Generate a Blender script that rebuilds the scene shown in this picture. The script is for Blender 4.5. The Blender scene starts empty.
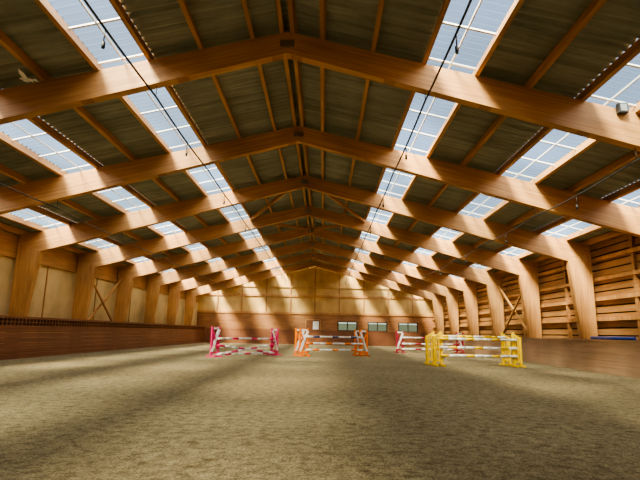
import bpy, bmesh, math, random
from mathutils import Vector, Matrix
random.seed(4)
sc=bpy.context.scene
D=5.0; Y0=9.8; S_TOP=0.24; H_TOP=7.8; YB=49.8; YF=-10.4
W=11.39
def ztop(x): return H_TOP-S_TOP*abs(x)
def zbot(x): return 7.28-0.272*abs(x)
def zroof(x): return ztop(x)+0.23

# ---------------------------------------------------------------- materials
def new_mat(name):
    m=bpy.data.materials.new(name); m.use_nodes=True
    nt=m.node_tree; b=nt.nodes['Principled BSDF']
    return m,nt,b
def ramp(nt,fac,cols):
    r=nt.nodes.new('ShaderNodeValToRGB')
    els=r.color_ramp.elements
    while len(els)<len(cols): els.new(0.5)
    for e,(p,c) in zip(els,cols):
        e.position=p; e.color=(*c,1)
    nt.links.new(fac,r.inputs['Fac']); return r.outputs['Color']
def coords(nt,scale,kind='Object'):
    t=nt.nodes.new('ShaderNodeTexCoord'); m=nt.nodes.new('ShaderNodeMapping')
    m.inputs['Scale'].default_value=scale
    nt.links.new(t.outputs[kind],m.inputs['Vector']); return m.outputs['Vector']
def noise(nt,vec,scale=1,detail=4,rough=.6):
    n=nt.nodes.new('ShaderNodeTexNoise'); n.inputs['Scale'].default_value=scale
    n.inputs['Detail'].default_value=detail; n.inputs['Roughness'].default_value=rough
    nt.links.new(vec,n.inputs['Vector']); return n.outputs['Fac']
def mixc(nt,a,b,fac,mode='MIX'):
    m=nt.nodes.new('ShaderNodeMix'); m.data_type='RGBA'; m.blend_type=mode
    if isinstance(fac,float): m.inputs['Factor'].default_value=fac
    else: nt.links.new(fac,m.inputs['Factor'])
    for s,i in ((a,6),(b,7)):
        if isinstance(s,tuple): m.inputs[i].default_value=(*s,1)
        else: nt.links.new(s,m.inputs[i])
    return m.outputs[2]
def math_n(nt,op,a,b=None):
    n=nt.nodes.new('ShaderNodeMath'); n.operation=op
    for i,s in enumerate((a,b)):
        if s is None: continue
        if isinstance(s,(int,float)): n.inputs[i].default_value=s
        else: nt.links.new(s,n.inputs[i])
    return n.outputs[0]
def wood(name,c1,c2,c3,scale=(1,12,12),rough=.55,bump=.15,spec=.4,lam=False):
    m,nt,b=new_mat(name)
    if lam:
        t=nt.nodes.new('ShaderNodeTexCoord'); sp=nt.nodes.new('ShaderNodeSeparateXYZ'); nt.links.new(t.outputs['Object'],sp.inputs[0])
        L=math_n(nt,'ADD',sp.outputs[2],math_n(nt,'MULTIPLY',math_n(nt,'ABSOLUTE',sp.outputs[0]),.25))
        cb=nt.nodes.new('ShaderNodeCombineXYZ')
        nt.links.new(math_n(nt,'MULTIPLY',sp.outputs[0],scale[0]),cb.inputs[0])
        nt.links.new(math_n(nt,'MULTIPLY',sp.outputs[1],scale[1]),cb.inputs[1])
        nt.links.new(math_n(nt,'MULTIPLY',L,scale[2]),cb.inputs[2])
        v=cb.outputs[0]
    else: v=coords(nt,scale)
    n=noise(nt,v,1.0,6,.65)
    col=ramp(nt,n,[(.3,c1),(.5,c2),(.7,c3)])
    v2=coords(nt,(.35,.35,.35)); n2=noise(nt,v2,1.3,2)
    dark=ramp(nt,n2,[(.3,(.7,.66,.62)),(.65,(1.06,1.04,1.0))])
    col=mixc(nt,col,dark,1.0,'MULTIPLY')
    if lam:
        fr=math_n(nt,'FRACT',math_n(nt,'MULTIPLY',L,22.0))
        ln=math_n(nt,'LESS_THAN',fr,.12)
        col=mixc(nt,col,mixc(nt,col,(.7,.62,.55),1.0,'MULTIPLY'),ln)
    nt.links.new(col,b.inputs['Base Color'])
    b.inputs['Roughness'].default_value=rough
    b.inputs['Specular IOR Level'].default_value=spec
    bp=nt.nodes.new('ShaderNodeBump'); bp.inputs['Strength'].default_value=bump; bp.inputs['Distance'].default_value=.02
    nt.links.new(n,bp.inputs['Height']); nt.links.new(bp.outputs['Normal'],b.inputs['Normal'])
    return m
def plain(name,c,rough=.5,metal=0.0):
    m,nt,b=new_mat(name)
    v=coords(nt,(1,1,1)); n=noise(nt,v,7.0,3)
    k=.82
    col=ramp(nt,n,[(.35,tuple(x*k for x in c)),(.65,c)])
    nt.links.new(col,b.inputs['Base Color'])
    b.inputs['Roughness'].default_value=rough; b.inputs['Metallic'].default_value=metal
    return m
M_glu=wood('glulam',(.40,.19,.07),(.55,.285,.11),(.68,.40,.165),scale=(.5,6,16),lam=True)
M_col=wood('glulam_upright',(.40,.19,.07),(.55,.285,.11),(.68,.40,.165),scale=(14,6,.6))
M_purl=wood('purlin_timber',(.40,.19,.075),(.51,.27,.105),(.60,.34,.135),scale=(12,.6,12))
M_kickL=wood('kickboard_wood',(.18,.075,.04),(.25,.107,.053),(.32,.145,.075),scale=(10,.3,10),rough=.45)
M_kickR=wood('kickboard_wood_worn',(.31,.20,.125),(.40,.26,.165),(.48,.32,.21),scale=(10,.3,10),rough=.4)
M_board=wood('wall_board',(.32,.155,.06),(.43,.225,.09),(.53,.29,.12),scale=(8,.7,14))
M_ply=wood('wall_plywood',(.50,.31,.11),(.63,.41,.15),(.71,.48,.2),scale=(1.2,1.2,.5),rough=.6)
M_plyL=wood('wall_plywood_pale',(.55,.42,.20),(.66,.51,.26),(.74,.59,.32),scale=(1.2,.8,.6),rough=.6)
M_band=wood('back_board',(.26,.115,.045),(.36,.17,.07),(.44,.22,.09),scale=(.6,4,6))
M_dark=plain('dark_gap',(.03,.02,.015),.9)
M_steel=plain('galvanised_steel',(.35,.34,.32),.4,.8)
M_cable=plain('dark_cable',(.03,.03,.03),.5)
M_white=plain('white_paint',(.88,.88,.86),.4)
M_pink=plain('magenta_paint',(.74,.03,.17),.4)
M_maroon=plain('maroon_paint',(.42,.02,.06),.4)
M_orange=plain('orange_paint',(1.0,.25,.01),.4)
M_yellow=plain('yellow_paint',(1.0,.66,.0),.4)
M_navy=plain('navy_paint',(.05,.07,.2),.4)
M_blue=plain('blue_plastic',(.03,.10,.5),.4)
M_green=plain('outside_greenery',(.008,.012,.006),.9)

def roof_mat():
    m,nt,b=new_mat('fibre_cement_sheet')
    v=coords(nt,(.5,.5,.5)); n=noise(nt,v,1.1,5)
    col=ramp(nt,n,[(.3,(.22,.225,.175)),(.55,(.31,.315,.25)),(.75,(.39,.39,.31))])
    v2=coords(nt,(.4,9,.4)); n2=noise(nt,v2,1.0,3)
    c2=ramp(nt,n2,[(.35,(.7,.7,.7)),(.65,(1.1,1.1,1.1))])
    col=mixc(nt,col,c2,1.0,'MULTIPLY')
    nt.links.new(col,b.inputs['Base Color']); b.inputs['Roughness'].default_value=.8
    return m
M_roof=roof_mat()
def sky_mat():
    m=bpy.data.materials.new('translucent_sheet'); m.use_nodes=True; nt=m.node_tree
    nt.nodes.clear()
    o=nt.nodes.new('ShaderNodeOutputMaterial')
    t=nt.nodes.new('ShaderNodeBsdfTransparent')
    vd=coords(nt,(.35,.30,.35)); nd=noise(nt,vd,1.0,1.5,.5)
    tc=ramp(nt,nd,[(.40,(.46,.54,.60)),(.60,(.88,.93,.97))])
    nt.links.new(tc,t.inputs['Color'])
    d=nt.nodes.new('ShaderNodeBsdfTranslucent'); d.inputs['Color'].default_value=(.62,.78,.92,1)
    mx=nt.nodes.new('ShaderNodeMixShader')
    w=nt.nodes.new('ShaderNodeTexWave'); w.bands_direction='Y'; w.inputs['Scale'].default_value=1.57
    w.inputs['Distortion'].default_value=0
    v=coords(nt,(1,1,1)); nt.links.new(v,w.inputs['Vector'])
    mr=nt.nodes.new('ShaderNodeMapRange'); mr.inputs['To Min'].default_value=.0; mr.inputs['To Max'].default_value=.08
    nt.links.new(w.outputs['Fac'],mr.inputs['Value'])
    nt.links.new(mr.outputs['Result'],mx.inputs['Fac'])
    nt.links.new(t.outputs[0],mx.inputs[1]); nt.links.new(d.outputs[0],mx.inputs[2])
    nt.links.new(mx.outputs[0],o.inputs['Surface'])
    return m
M_sky=sky_mat()
def sand_mat():
    m,nt,b=new_mat('arena_sand')
    v=coords(nt,(1,1,1))
    n1=noise(nt,v,.35,4); n2=noise(nt,v,7.0,7,.8); n3=noise(nt,v,38.0,3,.75)
    c=ramp(nt,n1,[(.3,(.43,.345,.20)),(.7,(.57,.465,.275))])
    c2=ramp(nt,n2,[(.38,(.50,.48,.45)),(.6,(1.1,1.1,1.07))])
    c3=ramp(nt,n3,[(.36,(.45,.45,.45)),(.6,(1.12,1.12,1.12))])
    c=mixc(nt,c,c2,1.0,'MULTIPLY'); c=mixc(nt,c,c3,1.0,'MULTIPLY')
    # scattered hoof prints: shallow darker dimples
    vo=nt.nodes.new('ShaderNodeTexVoronoi'); vo.inputs['Scale'].default_value=2.6; vo.inputs['Randomness'].default_value=1
    nt.links.new(v,vo.inputs['Vector'])
    hp=ramp(nt,vo.outputs['Distance'],[(.10,(.72,.70,.66)),(.24,(1,1,1))])
    c=mixc(nt,c,hp,1.0,'MULTIPLY')
    nt.links.new(c,b.inputs['Base Color']); b.inputs['Roughness'].default_value=.95
    b.inputs['Specular IOR Level'].default_value=.1
    hm=nt.nodes.new('ShaderNodeMapRange'); hm.inputs['From Min'].default_value=.08; hm.inputs['From Max'].default_value=.26
    nt.links.new(vo.outputs['Distance'],hm.inputs['Value'])
    a1=math_n(nt,'ADD',n2,n3); a2=math_n(nt,'ADD',a1,math_n(nt,'MULTIPLY',hm.outputs['Result'],.6))
    bp=nt.nodes.new('ShaderNodeBump'); bp.inputs['Strength'].default_value=1.0; bp.inputs['Distance'].default_value=.10
    nt.links.new(a2,bp.inputs['Height']); nt.links.new(bp.outputs['Normal'],b.inputs['Normal'])
    return m
M_sand=sand_mat()

# ---------------------------------------------------------------- mesh builder
class B:
    def __init__(s): s.bm=bmesh.new(); s.mats=[]
    def mi(s,m):
        if m not in s.mats: s.mats.append(m)
        return s.mats.index(m)
    def box(s,x0,x1,y0,y1,z0,z1,m):
        vs=[s.bm.verts.new(p) for p in [(x0,y0,z0),(x1,y0,z0),(x1,y1,z0),(x0,y1,z0),(x0,y0,z1),(x1,y0,z1),(x1,y1,z1),(x0,y1,z1)]]
        for f in [(0,3,2,1),(4,5,6,7),(0,1,5,4),(1,2,6,5),(2,3,7,6),(3,0,4,7)]:
            s.bm.faces.new([vs[i] for i in f]).material_index=s.mi(m)
    def beam(s,a,b,w,h,m,up=(0,0,1)):
        a=Vector(a);b=Vector(b);d=(b-a).normalized();u=Vector(up)
        r=d.cross(u)
        if r.length<1e-4: r=d.cross(Vector((0,1,0)))
        r.normalize();u=r.cross(d).normalized()
        vs=[]
        for p in(a,b):
            for i,j in((-1,-1),(1,-1),(1,1),(-1,1)):
                vs.append(s.bm.verts.new(p+r*(i*w/2)+u*(j*h/2)))
        for f in [(0,1,2,3),(7,6,5,4),(0,4,5,1),(1,5,6,2),(2,6,7,3),(3,7,4,0)]:
            s.bm.faces.new([vs[i] for i in f]).material_index=s.mi(m)
    def tube(s,pts,r,m,n=8):
        rings=[]
        rr=r if isinstance(r,(list,tuple)) else [r]*len(pts)
        for i,p in enumerate(pts):
            p=Vector(p)
            d=(Vector(pts[min(i+1,len(pts)-1)])-Vector(pts[max(i-1,0)])).normalized()
            a=d.cross(Vector((0,0,1)))
            if a.length<1e-3:a=d.cross(Vector((0,1,0)))
            a.normalize();b=a.cross(d)
            rings.append([s.bm.verts.new(p+(a*math.cos(t)+b*math.sin(t))*rr[i]) for t in [2*math.pi*k/n for k in range(n)]])
        for A,C in zip(rings,rings[1:]):
            for k in range(n):
                f=s.bm.faces.new([A[k],A[(k+1)%n],C[(k+1)%n],C[k]]);f.material_index=s.mi(m);f.smooth=True
        s.bm.faces.new(rings[0]).material_index=s.mi(m)
        s.bm.faces.new(rings[-1][::-1]).material_index=s.mi(m)
    def prism(s,poly,y0,y1,m):
        A=[s.bm.verts.new((x,y0,z)) for x,z in poly];C=[s.bm.verts.new((x,y1,z)) for x,z in poly]
        s.bm.faces.new(A).material_index=s.mi(m);s.bm.faces.new(C[::-1]).material_index=s.mi(m)
        n=len(poly)
        for i in range(n): s.bm.faces.new([A[i],C[i],C[(i+1)%n],A[(i+1)%n]]).material_index=s.mi(m)
    def slab(s,pts,t,m):
        A=[s.bm.verts.new(p) for p in pts];C=[s.bm.verts.new((p[0],p[1],p[2]-t)) for p in pts]
        s.bm.faces.new(A).material_index=s.mi(m);s.bm.faces.new(C[::-1]).material_index=s.mi(m)
        n=len(pts)
        for i in range(n): s.bm.faces.new([A[i],C[i],C[(i+1)%n],A[(i+1)%n]]).material_index=s.mi(m)
    def done(s,name,parent=None,bevel=0,loc=None,rot=0):
        bmesh.ops.recalc_face_normals(s.bm,faces=s.bm.faces[:])
        me=bpy.data.meshes.new(name);s.bm.to_mesh(me);s.bm.free()
        for m in s.mats: me.materials.append(m)
        o=bpy.data.objects.new(name,me);sc.collection.objects.link(o)
        if parent:o.parent=parent
        if loc:o.location=loc
        o.rotation_euler[2]=rot
        if bevel:
            md=o.modifiers.new('bevel','BEVEL');md.width=bevel;md.segments=2;md.limit_method='ANGLE'
        return o
def empty(name,loc,rot=0):
    e=bpy.data.objects.new(name,None);e.location=loc;e.rotation_euler[2]=rot;e.empty_display_size=.2
    sc.collection.objects.link(e);return e

# ---------------------------------------------------------------- floor
b=B(); b.box(-12.6,12.6,YF-.2,YB+.2,-.2,0,M_sand); b.done('floor')

# ---------------------------------------------------------------- portal frames
XO=11.85
ys=[Y0+D*k for k in range(-4,8)]
for y in ys:
    b=B()
    for sg in(-1,1):
        rb=[(0,zbot(0)),(0,ztop(0)),(XO*sg,ztop(XO)),((XO)*sg,ztop(XO)-.9),(10.85*sg,zbot(10.85))]
        b.prism(rb,y-.11,y+.11,M_glu)
        col=[((XO)*sg,0),(XO*sg,ztop(XO)-.3),(10.9*sg,zbot(10.9)+.02),(11.36*sg,0)]
        b.prism(col,y-.125,y+.125,M_col)
    b.box(-.16,.16,y-.13,y-.115,7.42,7.6,M_steel)
    b.done('glulam_portal_frame',bevel=.012)

# ---------------------------------------------------------------- purlins
PX=[.79+1.13*i for i in range(10)]
b=B()
for sg in(-1,1):
    for x in [.14]+PX:
        b.beam((sg*x,YF,ztop(x)+.10),(sg*x,YB,ztop(x)+.10),.09,.22,M_purl,up=(sg*S_TOP,0,1))
    b.beam((sg*11.75,YF,ztop(11.75)+.1),(sg*11.75,YB,ztop(11.75)+.1),.1,.22,M_purl)
b.done('roof_purlins')
for sg in(-1,1):
    for (x0,k0,x1,k1) in [(0.25,2,3.0,3),(3.0,3,.25,4)]:
        za=ztop(x0)-.12;zb=ztop(x1)-.12
        b=B(); b.beam((sg*x0,Y0+D*k0+.17,za),(sg*x1,Y0+D*k1-.17,zb),.09,.14,M_purl); b.done('roof_wind_brace')
    b=B()
    b.beam((sg*11.6,Y0+15+.17,.9),(sg*11.6,Y0+20-.17,4.2),.09,.09,M_purl)
    b.beam((sg*11.48,Y0+15+.17,4.2),(sg*11.48,Y0+20-.17,.9),.09,.09,M_purl)
    b.done('wall_cross_brace')

# ---------------------------------------------------------------- corrugated roof
LAM=.2;AMP=.035
def strip(b,x0,x1,sg,m,y0=YF,y1=YB,dz=0):
    n=int((y1-y0)/LAM*6);prev=None
    mi=b.mi(m)
    for i in range(n+1):
        y=y0+(y1-y0)*i/n
        z=AMP*math.sin(2*math.pi*y/LAM)+dz
        c=(b.bm.verts.new((sg*x0,y,zroof(x0)+z)),b.bm.verts.new((sg*x1,y,zroof(x1)+z)))
        if prev:
            f=b.bm.faces.new([prev[0],prev[1],c[1],c[0]]);f.material_index=mi;f.smooth=True
        prev=c
SKY=[(PX[2],PX[3]),(PX[5],PX[6]),(PX[8],PX[9])]
segs=[];x=0
for a,c in SKY: segs.append((x,a));x=c
segs.append((x,12.6))
b=B()
for sg in(-1,1):
    for a,c in segs: strip(b,a,c,sg,M_roof)
b.done('ceiling')
b=B()
for sg in(-1,1):
    for a,c in SKY: strip(b,a-.03,c+.03,sg,M_sky,dz=.02)
b.done('skylight_sheets')
b=B()
for sg in(-1,1):
    for a,c in SKY:
        y=YF+.1
        while y<YB-.1:
            b.beam((sg*a,y,zroof(a)-.07),(sg*c,y,zroof(c)-.07),.05,.03,M_white); y+=1.25
        xm=(a+c)/2
        b.beam((sg*xm,YF+.02,zroof(xm)-.08),(sg*xm,YB-.02,zroof(xm)-.08),.03,.04,M_white)
b.done('skylight_glazing_bars')

# ---------------------------------------------------------------- walls
b=B()
b.box(-12.15,-12.0,YF,YB,0,5.3,M_plyL)
for k in range(-4,9):
    y=Y0+D*k-2.5
    b.box(-12.0,-11.96,y-.03,y+.03,0,5.0,M_board)
b.box(-12.0,-11.9,YF,YB,4.0,4.9,M_board)  # darker strip stands in for the shade under the eaves
b.done('wall_left')
b=B()
b.box(12.25,12.4,YF,YB,0,5.3,M_dark)  # near-black sheet paints the shade showing between the boards
z=.2
while z<5.0:
    b.box(12.12,12.16,YF,YB,z,z+.24,M_board); z+=.29
for z in(1.9,2.7,3.5,4.3):
    b.box(11.98,12.12,YF,YB,z,z+.14,M_col)
for k in range(-4,9):
    y=Y0+D*k-2.5
    b.box(12.0,12.12,y-.07,y+.07,0,4.9,M_board)
b.done('wall_right')
b=B()
gab=[(-12.3,3.05),(-12.3,zroof(12.3)-.06),(0,zroof(0)-.06),(12.3,zroof(12.3)-.06),(12.3,3.05)]
b.prism(gab,YB+.05,YB+.2,M_ply)
wins=[(2.35,4.35),(5.4,7.4),(8.5,10.5)]
b.box(-12.3,2.35,YB+.0,YB+.2,0,3.05,M_band)
b.box(2.35,12.3,YB,YB+.2,0,1.4,M_band); b.box(2.35,12.3,YB,YB+.2,2.35,3.05,M_band)
for a,c in [(4.35,5.4),(7.4,8.5),(10.5,12.3)]: b.box(a,c,YB,YB+.2,1.4,2.35,M_band)
b.box(-12.3,12.3,YB-.08,YB+.05,3.0,3.2,M_col)
b.box(-12,12,YB-.06,YB+.05,4.75,4.95,M_col)
b.box(-9,9,YB-.06,YB+.05,5.7,5.82,M_ply)
for x in [-10,-7.5,-5,-2.5,0,2.5,5,7.5,10]:
    b.box(x-.06,x+.06,YB-.04,YB+.05,3.1,zroof(x)-.3,M_board)
b.done('wall_back')
b=B()
b.box(-10.9,11.1,YB-.25,YB-.15,0,1.35,M_kickL)
b.box(-10.9,11.1,YB-.28,YB-.13,1.35,1.42,M_kickL)
b.done('kickboard_back')
b=B()
pl=[(-12.3,0),(-12.3,zroof(12.3)-.06),(0,zroof(0)-.06),(12.3,zroof(12.3)-.06),(12.3,0)]
b.prism(pl,YF-.2,YF-.02,M_ply); b.done('wall_front')
def glass_mat():
    m,nt,bb=new_mat('window_glass')
    bb.inputs['Base Color'].default_value=(.9,1,.95,1); bb.inputs['Roughness'].default_value=.02
    bb.inputs['Transmission Weight'].default_value=1; bb.inputs['IOR'].default_value=1.1
    return m
M_glass=glass_mat()
for i,(a,c) in enumerate(wins):
    b=B()
    for x in (a+.05,(a+c)/2,c-.05): b.box(x-.05,x+.05,YB-.03,YB+.12,1.4,2.35,M_dark)
    b.box(a,c,YB-.03,YB+.12,1.4,1.48,M_dark); b.box(a,c,YB-.03,YB+.12,2.27,2.35,M_dark)
    b.box(a+.03,c-.03,YB+.06,YB+.07,1.45,2.3,M_glass)
    b.done('window_%d'%(i+1))
b=B(); b.box(-60,60,YB+25,YB+26,-2,2.6,M_green); b.done('hedge')
b=B()
b.box(-.93,.63,YB-.06,YB-.01,0,2.5,M_kickL)
b.box(-.93,-.85,YB-.11,YB-.06,0,2.5,M_col); b.box(.55,.63,YB-.11,YB-.06,0,2.5,M_col); b.box(-.93,.63,YB-.11,YB-.06,2.42,2.5,M_col)
b.box(-.15,.45,YB-.08,YB-.06,1.5,2.3,M_white)
b.done('door_1')

# ---------------------------------------------------------------- kickboards
b=B()
XL=-10.9
for i in range(6):
    b.box(XL-.06-.02*i,XL-.02*i,YF,YB-.3,.0+i*.2,.19+i*.2,M_kickL)
b.box(XL-.24,XL-.2,YF,YB-.3,1.2,1.58,M_dark)  # near-black strip paints the shade inside the vent openings
b.box(XL-.2,XL-.08,YF,YB-.3,1.17,1.27,M_kickL)
b.box(XL-.25,XL-.04,YF,YB-.3,1.53,1.62,M_kickL)
y=YF
while y<YB-.5:
    b.box(XL-.2,XL-.15,y,y+.09,1.25,1.55,M_kickL); y+=.24
b.box(XL-.2,XL-.12,YF,YB-.3,1.38,1.42,M_kickL)
b.done('kickboard_left')
b=B()
XR=10.98
for i in range(5):
    b.box(XR+.02*i,XR+.06+.02*i,YF,YB-.3,i*.225,.218+i*.225,M_kickR)
b.box(XR+.04,XR+.24,YF,YB-.3,1.125,1.18,M_kickR)
b.done('kickboard_right')

# ---------------------------------------------------------------- cables and pendants
def cable(x,z,r,pend=True):
    b=B()
    pts=[]
    for k in range(-4,8):
        for t in range(5):
            u=t/5; pts.append((x,min(YB-.1,Y0+D*k+D*u),z-.06*math.sin(math.pi*u)))
    b.tube(pts,r,M_cable,6)
    for k in range(-4,8):
        y=Y0+D*k; b.tube([(x,y,z),(x,y,zbot(x)-.005)],.008,M_cable,6)
        if pend:
            ym=y+2.5
            b.tube([(x,ym,z-.06),(x,ym,z-.3)],.012,M_cable,6)
            b.tube([(x,ym,z-.3),(x,ym,z-.36),(x,ym,z-.42)],.03,M_cable,8)
    return b
cable(-2.85,6.25,.022,True).done('sprinkler_line')
cable(3.05,6.25,.022,True).done('sprinkler_line')
cable(-7.6,4.95,.018,False).done('lighting_cable')
cable(7.5,4.95,.018,True).done('lighting_cable')

b=B(); b.box(7.1,7.3,9.57,9.685,5.94,6.16,M_cable); b.box(7.13,7.27,9.56,9.57,5.97,6.13,M_steel); b.done('loudspeaker',bevel=.01)
# white pigeon flying under the roof
b=B()
px,py,pz=-5.35,9.2,6.27
b.tube([(px-.15,py,pz+.03),(px-.12,py,pz+.035),(px-.085,py,pz+.03),(px-.05,py,pz+.01),(px+.02,py,pz),(px+.09,py,pz),(px+.13,py,pz+.005)],[.006,.022,.024,.036,.045,.028,.012],M_white,10)
for s in(-1,1):
    b.slab([(px-.05,py+s*.03,pz+.02),(px-.08,py+s*.14,pz+.09),(px-.02,py+s*.27,pz+.11),(px+.03,py+s*.15,pz+.07),(px+.05,py+s*.03,pz+.02)],.01,M_white)
b.slab([(px+.11,py-.02,pz+.01),(px+.22,py-.06,pz+.0),(px+.22,py+.06,pz+.0),(px+.11,py+.02,pz+.01)],.008,M_white)
b.tube([(px-.175,py,pz+.025),(px-.148,py,pz+.03)],[.002,.007],M_orange,6)
b.done('pigeon',rot=0)

# ---------------------------------------------------------------- jumps
def pole(parent,a,c,cols,r=.05,name='pole',nseg=9):
    b=B();a=Vector(a);c=Vector(c)
    for i in range(nseg):
        p=a.lerp(c,i/nseg);q=a.lerp(c,(i+1)/nseg)
        b.tube([p,q],r,cols[i%len(cols)],10)
    b.done(name,parent)
def wing(parent,x,y,w,h,m1,m2,style,name):
    b=B()
    s=1 if w>0 else -1
    x2=x+w
    b.box(x-.045,x+.045,y-.045,y+.045,0,h,m1)
    b.box(x2-.045,x2+.045,y-.045,y+.045,0,h*(.86 if style!='x' else 1),m1)
    for xx in (x,x2):
        b.box(xx-.04,xx+.04,y-.32,y+.32,0.0,.07,m1)
    lo,hi=min(x,x2),max(x,x2)
    b.box(lo,hi,y-.03,y+.03,.16,.25,m1)
    if style=='x':
        b.box(lo,hi,y-.03,y+.03,h-.13,h-.04,m2)
        b.beam((x,y,.25),(x2,y,h-.13),.05,.11,m1,up=(0,1,0))
        b.beam((x2,y,.25),(x,y,h-.13),.11,.11,m2,up=(0,1,0))
    else:
        b.beam((x,y,h-.08),(x2,y,h*.86-.06),.05,.1,m1)
        n=2
        for i in range(1,n+1):
            xx=x+w*i/(n+1)
            b.box(xx-.022,xx+.022,y-.02,y+.02,.2,h*.9-.05,m1)
        b.box(lo,hi,y-.03,y+.03,.65,.73,m1)
    for z in (.4,.75,1.1):
        if z<h-.1: b.box(x-s*.12,x+.02*s,y-.08,y-.045,z-.07,z-.03,M_steel)
    b.done(name,parent,bevel=.006)
def jump(name,pa,pc,h,w,m1,m2,style,poles,offs=(0,)):
    a=Vector((*pa,0));c=Vector((*pc,0));L=(c-a).length;ang=math.atan2(c.y-a.y,c.x-a.x)
    e=empty(name,a,ang)
    for i,o in enumerate(offs):
        wing(e,0,o,-w,h,m1,m2,style,'wing_left_%d'%(i+1))
        wing(e,L,o,w,h,m1,m2,style,'wing_right_%d'%(i+1))
    for i,(o,z0,z1,cols) in enumerate(poles):
        pole(e,(-.1,o-.09,z0),(L+.1,o-.09,z1),cols,name='pole_%d'%(i+1))
    return e
Wh,Pk,Mr,Or,Ye,Nv=M_white,M_pink,M_maroon,M_orange,M_yellow,M_navy
jump('show_jump',(-4.05,23.4),(-1.8,26.1),1.40,.40,Pk,Wh,'x',
     [(0,.85,.85,[Wh,Wh,Pk]),(0,.55,.12,[Pk,Wh,Wh]),(0,.12,.55,[Wh,Wh,Pk]),(0,.12,.12,[Wh,Pk,Wh])])
jump('show_jump',(0.1,25.8),(2.95,27.1),1.42,.42,Or,Wh,'x',
     [(0,1.0,1.0,[Wh,Nv,Wh]),(0,.66,.66,[Or,Wh,Wh]),(0,.33,.33,[Wh,Or,Wh]),(.6,1.0,1.0,[Wh,Or,Wh])],offs=(0,.6))
jump('show_jump',(6.25,33.0),(10.1,34.0),1.42,.45,Mr,Wh,'x',
     [(0,1.0,1.0,[Wh,Wh,Wh,Mr]),(0,.6,.6,[Wh,Wh,Mr]),(0,.25,.25,[Wh,Wh,Mr])])
jump('show_jump',(5.72,20.1),(8.78,20.5),1.38,.30,Ye,Ye,'slat',
     [(0,1.08,1.08,[Ye,Wh,Wh]),(0,.74,.74,[Wh,Ye,Wh]),(0,.42,.42,[Ye,Wh,Wh]),(.9,1.18,1.18,[Ye,Ye,Wh])],offs=(0,.9))
b=B(); b.tube([(11.12,16.2,1.237),(11.12,18.8,1.237)],.055,M_blue,12); b.done('jump_pole')

# ---------------------------------------------------------------- world & sun
w=bpy.data.worlds.new('World');sc.world=w;w.use_nodes=True;nt=w.node_tree
bg=nt.nodes['Background']
sk=nt.nodes.new('ShaderNodeTexSky');sk.sky_type='NISHITA';sk.sun_disc=False
sk.sun_elevation=math.radians(48);sk.sun_rotation=math.radians(200);sk.altitude=200;sk.dust_density=1.6
nt.links.new(sk.outputs[0],bg.inputs[0]);bg.inputs[1].default_value=.16
def sun(name,e,ang,col,d):
    sl=bpy.data.lights.new(name,'SUN');sl.energy=e;sl.angle=math.radians(ang);sl.color=col
    so=bpy.data.objects.new(name,sl);sc.collection.objects.link(so)
    so.rotation_euler=Vector(d).to_track_quat('-Z','Y').to_euler()
sun('sun',25,17,(1,.86,.60),(.42,.66,-.85))
sun('daylight_fill',14,130,(1,.93,.80),(.05,.3,-1))  # second, very wide sun lamp added for soft even fill

# ---------------------------------------------------------------- camera
yaw,pit,rol,f=-.0106,.1885,.0202,482.9
F=Vector((math.sin(yaw)*math.cos(pit),math.cos(yaw)*math.cos(pit),math.sin(pit)))
R=Vector((math.cos(yaw),-math.sin(yaw),0))
U=R.cross(F)
cr,sr=math.cos(rol),math.sin(rol)
R2=R*cr+U*sr; U2=U*cr-R*sr
M=Matrix((R2,U2,-F)).transposed().to_4x4()
M.translation=Vector((.919,0,1.243))
cd=bpy.data.cameras.new('camera');co=bpy.data.objects.new('camera',cd);sc.collection.objects.link(co)
co.matrix_world=M
cd.sensor_width=36;cd.lens=f/640*36;cd.clip_start=.05;cd.clip_end=500
sc.camera=co
sc.view_settings.view_transform='AgX'
sc.view_settings.look='AgX - Medium High Contrast'
sc.view_settings.exposure=0.4
